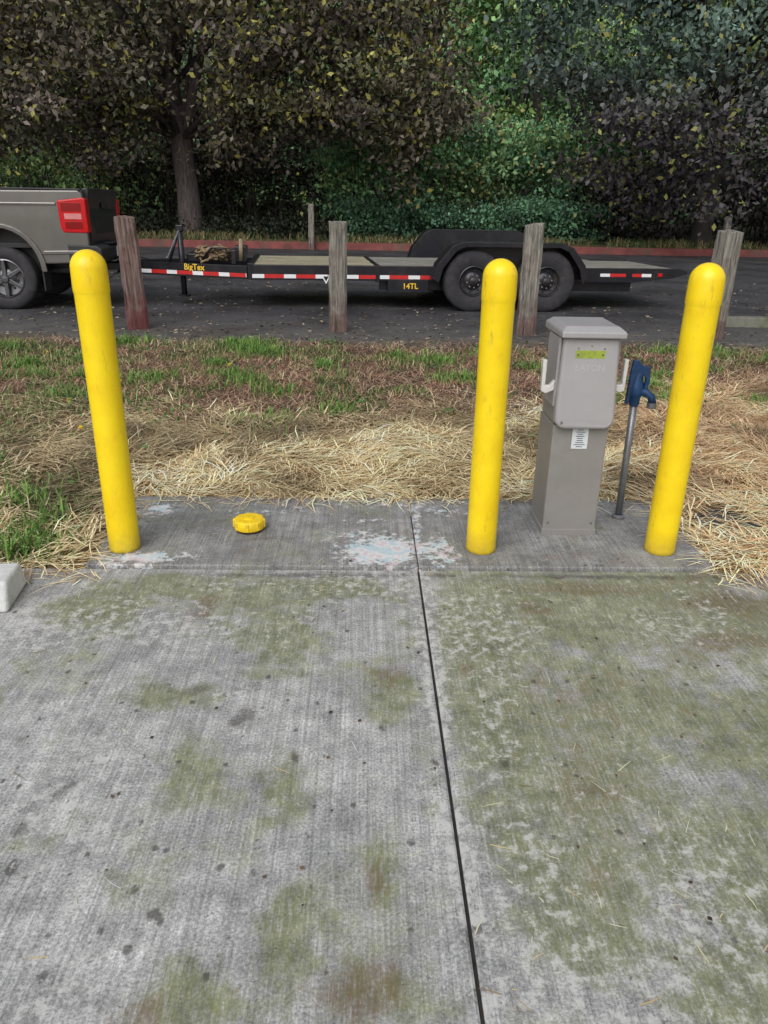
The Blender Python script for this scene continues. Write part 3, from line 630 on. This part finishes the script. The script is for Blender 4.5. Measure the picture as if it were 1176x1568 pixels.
kk=off(tx,ty);tx=tx[kk];ty=ty[kk];n=len(tx);th=rng.uniform(0,6.28,n);el=rng.uniform(.5,1.4,n);l=rng.uniform(.04,.15,n);w=rng.uniform(.004,.008,n)
d=np.stack([np.cos(th)*np.cos(el),np.sin(th)*np.cos(el),np.sin(el)],1);s_=np.stack([-np.sin(th),np.cos(th),0*th],1)*w[:,None]/2
B=np.stack([tx,ty,gz(tx,ty)],1);Mx=B+d*(l*.6)[:,None];T=B+d*l[:,None];T[:,2]-=l*.2
V=np.concatenate([np.stack([B-s_,B+s_,Mx+s_,Mx-s_],1),np.stack([Mx-s_,Mx+s_,T+s_*.2,T-s_*.2],1)],0)
c=(np.array([.08,.17,.035])+np.array([.13,.2,.05])*rng.uniform(size=(n,1)))*rng.uniform(.6,1.1,(n,1));quadmesh('grass_tufts',V,np.concatenate([c,c]),GRASSM)
blades('loose_straw',300,(-1.4,2.0),(.8,3.5),lambda x,y:np.clip(.25+.5*(x>.2)+.5*(y>2.3),0,1),lambda n:rng.uniform(.01,.06,n)**1.0,lambda n:rng.uniform(.0015,.003,n),lambda n:rng.uniform(0,.03,n),lambda x,y,n:np.clip(strawcol(x,y,n)*.8,0,.6),.05)
blades('straw_fringe',1000,(-1.7,2.0),(2.6,3.9),lambda x,y:((y>3.45)|(x<-1.05)|(x>1.42))*1.0,lambda n:rng.uniform(.05,.22,n),lambda n:rng.uniform(.003,.005,n),lambda n:rng.uniform(0,.2,n),strawcol,.2,.02)
P=[];C_=[];Sz=[]
for i in range(70):
    cx,cy=rng.uniform(-5,6),rng.uniform(4.6,8.3);n=30
    if rng.uniform()<.2: cx,cy=rng.uniform(-2.8,-1.4),rng.uniform(3,5)
    r=rng.uniform(.04,.11);q=rng.normal(size=(n,3))*[r,r,.015];P.append(q+[cx,cy,gz(np.array(cx),np.array(cy))+.03])
    C_.append(np.array([.09,.16,.045])*rng.uniform(.5,1.5,(n,1)));Sz.append(rng.uniform(.02,.055,n))
leaves('weeds',np.concatenate(P),np.concatenate(Sz),np.concatenate(C_),None,0,.45)
P=np.array([(-1.95,5.9,.09),(-2.3,6.3,.08),(-2.1,5.2,.1),(-2.6,4.9,.08),(-1.8,4.6,.07),(2.2,6.4,.09),(-3,7.1,.08),(-1.2,6.6,.09)])
PP=np.repeat(P,8,0)+rng.normal(size=(64,3))*.004
leaves('dandelion_flowers',PP,np.full(64,.024),np.tile([.8,.6,.02],(64,1)),None,0,.8)
n=6500;x=rng.uniform(-9,10,n);y=8.0+rng.uniform(0,1,n)**1.8*9
P=np.stack([x,y,np.full(n,.012)],1);sz=rng.uniform(.02,.07,n)
t=rng.uniform(size=(n,1));c=np.array([.05,.04,.03])+(np.array([.42,.35,.25])-np.array([.05,.04,.03]))*t**1.5
a=rng.uniform(0,6.28,n);A=np.stack([np.cos(a),np.sin(a),rng.uniform(-.1,.3,n)],1)*sz[:,None]/2;Bv=np.stack([-np.sin(a),np.cos(a),rng.uniform(-.1,.3,n)],1)*sz[:,None]*.35
quadmesh('fallen_leaves',np.stack([P-A,P+Bv,P+A,P-Bv],1),c,GRASSM)
n=110;x=rng.uniform(-1.2,1.9,n);y=rng.uniform(1,3.4,n);P=np.stack([x,y,np.where(y>2.77,.019,.004)],1);sz=rng.uniform(.006,.016,n);a=rng.uniform(0,6.28,n)
A=np.stack([np.cos(a),np.sin(a),0*a+.1],1)*sz[:,None]/2;Bv=np.stack([-np.sin(a),np.cos(a),0*a+.1],1)*sz[:,None]*.4
quadmesh('leaf_crumbs',np.stack([P-A,P+Bv,P+A,P-Bv],1),np.array([.10,.07,.04])*rng.uniform(.4,1.6,(n,1)),GRASSM)
blades('verge_grass',15000,(-26,28),(27.2,29.6),lambda x,y:.1+.9*sst(.45,.6,fbm(x*.6,y*.6,95)),lambda n:rng.uniform(.08,.38,n),lambda n:rng.uniform(.012,.03,n),lambda n:rng.uniform(.5,1.5,n),lambda x,y,n:np.where(rng.uniform(size=(n,1))<.5,np.array([.30,.23,.12]),np.array([.09,.14,.05]))*rng.uniform(.5,1.3,(n,1)),.3)
# ---------------------------------------------------------------- trees
BARK=simple('bark',(.115,.095,.09),.95,0,.6,6,1.0,(.13,.065,.06),.6,(3,3,.5))
DBARK=simple('dark_bark',(.03,.025,.022),.95,0,.5,5,1.0,None,.5,(3,3,.5))
def clumps(ctr,rad,n,zmin,shell=.45,ymax=99):
    out=[]
    while len(out)<n:
        p=rng.normal(size=3);p/=np.linalg.norm(p);r=rng.uniform(shell,1)**.6;q=p*r*rad*(1+.18*math.sin(p[0]*5+p[2]*4))+ctr
        if q[2]>zmin(q) and q[1]<ymax: out.append(q)
    return np.array(out)
def crown(name,cl,per,sig,size,pal,parent,yellow=None,yf=0,colfn=None):
    n=len(cl)*per;C0=np.repeat(cl,per,0)
    sg=np.repeat(rng.uniform(.6,1.3,(len(cl),1))*sig,per,0)
    P=C0+rng.normal(size=(n,3))*sg*np.array([1,1,.55])
    pal=np.array(pal);pi=np.repeat(rng.integers(0,len(pal),len(cl)),per);col=pal[pi]*rng.uniform(.5,1.5,(n,1))*np.repeat(rng.uniform(.55,1.45,(len(cl),1)),per,0)
    if colfn is not None: col=colfn(P,col)
    if yellow is not None:
        pr=np.repeat((rng.uniform(size=len(cl))**2)*yf*3,per);k=rng.uniform(size=n)<pr;col[k]=np.array(yellow)*rng.uniform(.5,1.4,(k.sum(),1))
    return leaves(name,P,rng.uniform(size[0],size[1],n),col,parent)
def tree(name,base,trunk,tr_r,cl,per,sig,size,pal,yellow=None,yf=0,nbr=40,bark=BARK,colfn=None):
    e=empty(name,(0,0,0));vs=[];fs=[]
    def add(p,r,s=10):
        v,f=tubegeo(p,r,s);o=len(vs);vs.extend(v);fs.extend([tuple(i+o for i in q) for q in f])
    add([base+Vector(t) for t in trunk],tr_r,16)
    tops=[base+Vector(t) for t in trunk[3:]]
    for i in range(nbr):
        tgt=Vector(cl[rng.integers(len(cl))]);ok=[s for s in tops if s.z<tgt.z-.3] or tops[:1];s=ok[rng.integers(len(ok))]
        mid=s.lerp(tgt,.4)+Vector((rng.normal()*.3,rng.normal()*.3,.7+rng.normal()*.3));m2=s.lerp(tgt,.75)+Vector((rng.normal()*.3,rng.normal()*.3,.4))
        r=rng.uniform(.03,.09);add([s,mid,m2,tgt],[r*1.4,r,r*.6,r*.2],6)
    mkobj('trunk_and_limbs',vs,fs,bark,e,True)
    crown('foliage',cl,per,sig,size,pal,e,yellow,yf,colfn);return e
base=Vector((-6.6,30,.15))
def zm(q):
    z=3.9+.9*math.sin(q[0]*.7)+.5*math.sin(q[0]*2.1+q[1])-(.9 if q[0]<-9 else 0)
    if q[1]<30.3 and -8.0<q[0]*(30/q[1])<-5.2: z=max(z,6.3)
    return z
cl=clumps(np.array([-5.6,29,8.2]),np.array([10.0,6.0,6.2]),230,zm,.35,32)
cl2=clumps(np.array([-6,27,6.2]),np.array([9.6,3,3.4]),130,zm,.2)
dr=[]
for (x,z,y,n) in [(-8.9,3.8,28.2,9),(-4.2,3.9,27.5,8),(-3.3,3.2,28,4),(-9.2,3.0,28.5,4),(-1.2,4.2,27,8),(1.3,4.0,27.5,10),(2.3,4.6,28,9),(-11.5,3.8,27,8),(-13.5,4.0,27,9),(-2.6,4.6,26.5,6),(1.8,3.3,28,5)]:
    for i in range(n): dr.append((x+rng.normal()*.6,y+rng.normal()*.6,z+rng.normal()*.45))
cl=np.concatenate([cl,cl2,np.array(dr)])
tree('maple_tree',base,[(0,0,-.3),(.03,0,.4),(.0,0,1.8),(-.12,0,3.3),(-.3,0,5),(-.2,.1,7.5),(0,0,10)],[.66,.46,.40,.36,.30,.2,.08],cl,165,.55,(.12,.27),
     [(.11,.095,.07),(.135,.115,.078),(.095,.09,.063),(.12,.098,.084),(.11,.112,.058)],(.28,.26,.065),.13,40)
e=bpy.data.objects['maple_tree'];vs=[];fs=[]
for p,r in [([(-6.62,30,2.9),(-6.2,29.8,4.6),(-5.6,29.5,6.6),(-4.6,29,8.6)],[.24,.2,.15,.06]),([(-6.72,30,3.1),(-7.2,29.9,4.7),(-7.9,29.6,6.5),(-9,29.2,8.4)],[.22,.18,.13,.05]),([(-6.8,30,3.9),(-6.7,29.7,5.6),(-6.4,29.4,8)],[.2,.16,.08])]:
    v,f=tubegeo(p,r,10);o=len(vs);vs+=v;fs+=[tuple(i+o for i in q) for q in f]
mkobj('main_limbs',vs,fs,BARK,e,True)
def zr(q): return 1.4+.7*math.sin(q[0]*1.1)+.4*math.sin(q[1]*2)+1.2*max(0,(q[0]-9.5)/4)
cl=clumps(np.array([12.6,27.5,6.6]),np.array([6.6,4.2,6.6]),290,zr,.4,30)
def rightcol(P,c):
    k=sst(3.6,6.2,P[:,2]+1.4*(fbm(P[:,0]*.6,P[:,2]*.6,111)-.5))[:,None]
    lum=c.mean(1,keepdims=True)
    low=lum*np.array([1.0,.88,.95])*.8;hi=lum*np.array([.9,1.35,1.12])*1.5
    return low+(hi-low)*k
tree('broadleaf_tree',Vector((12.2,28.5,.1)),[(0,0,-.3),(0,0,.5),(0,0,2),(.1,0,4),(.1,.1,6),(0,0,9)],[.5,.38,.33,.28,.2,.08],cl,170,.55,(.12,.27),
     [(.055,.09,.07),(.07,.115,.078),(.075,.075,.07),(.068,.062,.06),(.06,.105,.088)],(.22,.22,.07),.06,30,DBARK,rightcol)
bgs=[(-27,44,(.10,.16,.06)),(-19,46,(.11,.18,.07)),(-11,45,(.11,.15,.07)),(-3,46,(.13,.22,.09)),(3.5,44,(.17,.34,.14)),(8.6,43,(.24,.40,.16)),(13,46,(.12,.22,.10)),(21,45,(.10,.16,.07)),(29,46,(.10,.16,.07))]
for i,(x,y,c) in enumerate(bgs):
    cl=clumps(np.array([x,y,8.5]),np.array([5.2,3.5,9]),88,lambda q:.8,.5);c=np.array(c)
    tree('woodland_tree',Vector((x,y,.4)),[(0,0,-.3),(0,0,2),(.2,0,5),(0,0,9),(.1,0,14)],[.35,.28,.22,.16,.05],cl,80,.75,(.2,.42),[c,c*1.3,c*.6,c*np.array([1.25,1.0,.6])],(.42,.42,.14),.07,22,DBARK)
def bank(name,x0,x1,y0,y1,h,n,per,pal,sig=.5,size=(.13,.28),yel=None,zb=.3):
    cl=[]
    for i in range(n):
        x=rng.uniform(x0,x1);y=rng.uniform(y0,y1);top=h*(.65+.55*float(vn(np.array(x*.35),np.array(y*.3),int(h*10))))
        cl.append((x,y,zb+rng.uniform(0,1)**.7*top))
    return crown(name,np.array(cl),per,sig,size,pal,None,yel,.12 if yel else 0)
bank('shrub_thicket',-28,-9,32,35.5,4.8,210,95,[(.23,.38,.13),(.17,.32,.12),(.26,.40,.18)],yel=(.45,.48,.16))
bank('shrub_thicket',-1.5,11,31.2,35,4.4,270,115,[(.17,.36,.16),(.22,.42,.18),(.13,.28,.16),(.26,.40,.18)],yel=(.46,.46,.18))
bank('shrub_thicket',-11,0,33.5,37,3.6,160,95,[(.04,.048,.03),(.055,.06,.034),(.05,.04,.03)])  # shade beneath the maple crown is put into these darker leaf colours
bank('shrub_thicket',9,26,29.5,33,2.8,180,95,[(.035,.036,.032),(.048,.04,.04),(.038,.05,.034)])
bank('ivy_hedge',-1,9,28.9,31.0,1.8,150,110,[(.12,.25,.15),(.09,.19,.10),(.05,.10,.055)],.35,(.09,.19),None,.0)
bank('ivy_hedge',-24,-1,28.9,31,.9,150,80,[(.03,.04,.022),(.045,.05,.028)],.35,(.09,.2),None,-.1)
vs=[];fs=[]
for i in range(420):
    x=rng.uniform(-22,24);y=rng.uniform(30.8,34);h=rng.uniform(1.2,4);z=float(gz(np.array(x),np.array(y)))
    v,f=tubegeo([(x,y,z-.1),(x+rng.normal()*.25,y,z+h*.5),(x+rng.normal()*.6,y+rng.normal()*.3,z+h)],[.03,.022,.008],4,False);o=len(vs);vs+=v;fs+=[tuple(k+o for k in q) for q in f]
mkobj('undergrowth_stems',vs,fs,DBARK)
gx=np.linspace(-80,80,160);gzv=np.linspace(0,30,40);A_,B_=np.meshgrid(gx,gzv)
D=58+6*fbm(A_*.25,B_*.25,101)-3+.12*B_
TZ=B_*(.75+.3*fbm(A_*.2,0*A_,102))+.5
me=bpy.data.meshes.new('distant_treeline');idn=np.arange(160*40).reshape(40,160)
F=np.stack([idn[:-1,:-1],idn[:-1,1:],idn[1:,1:],idn[1:,:-1]],-1).reshape(-1,4)
me.from_pydata(np.stack([A_,D,TZ],-1).reshape(-1,3).tolist(),[],F.tolist())
me.materials.append(simple('distant_foliage',(.05,.085,.04),.95,0,.7,1.4,1.0));o=bpy.data.objects.new('distant_treeline',me);COL.objects.link(o)
n=32000;x=rng.uniform(-50,50,n);z=rng.uniform(.5,22,n);P=np.stack([x,56+4*fbm(x*.25,z*.25,101)-3+.12*z+rng.normal(size=n)*.7,z],1)
tone=(.3+1.4*sst(.35,.65,fbm(x*.5,z*.5,103)))[:,None]
leaves('distant_tree_foliage',P,rng.uniform(.35,.75,n),np.array([.12,.22,.10])*tone*rng.uniform(.6,1.4,(n,1)))
# ---------------------------------------------------------------- light
w=bpy.data.worlds.new('World');scene.world=w;w.use_nodes=True;nt=w.node_tree;bg=nt.nodes['Background']
sk=nt.nodes.new('ShaderNodeTexSky');sk.sky_type='NISHITA';sk.sun_disc=False;sk.sun_elevation=math.radians(45);sk.sun_rotation=math.radians(200);sk.dust_density=3;sk.air_density=1
hs=nt.nodes.new('ShaderNodeHueSaturation');hs.inputs['Saturation'].default_value=.3
nt.links.new(sk.outputs[0],hs.inputs['Color']);nt.links.new(hs.outputs[0],bg.inputs['Color']);bg.inputs['Strength'].default_value=.15
sd=bpy.data.lights.new('sun','SUN');sd.energy=1.45;sd.angle=math.radians(55);sd.color=(1,.975,.95)
so=bpy.data.objects.new('sun',sd);COL.objects.link(so)
az=math.radians(200);el=math.radians(45)
dv=Vector((math.sin(az)*math.cos(el),math.cos(az)*math.cos(el),math.sin(el)))
so.rotation_euler=dv.to_track_quat('Z','Y').to_euler();so.location=(0,0,20)
# ---------------------------------------------------------------- camera
cd=bpy.data.cameras.new('camera');cam=bpy.data.objects.new('camera',cd);COL.objects.link(cam);scene.camera=cam
cd.sensor_fit='VERTICAL';cd.sensor_height=24;cd.lens=24*1133/1568;cd.clip_end=1000;cd.clip_start=.05
M=Matrix.Rotation(math.radians(-1.7),4,'Z')@Matrix.Rotation(math.radians(90-22.4),4,'X')@Matrix.Rotation(math.radians(1.1),4,'Z')
M.translation=Vector((0,0,1.4));cam.matrix_world=M
scene.view_settings.view_transform='Standard';scene.view_settings.look='None';scene.view_settings.exposure=0
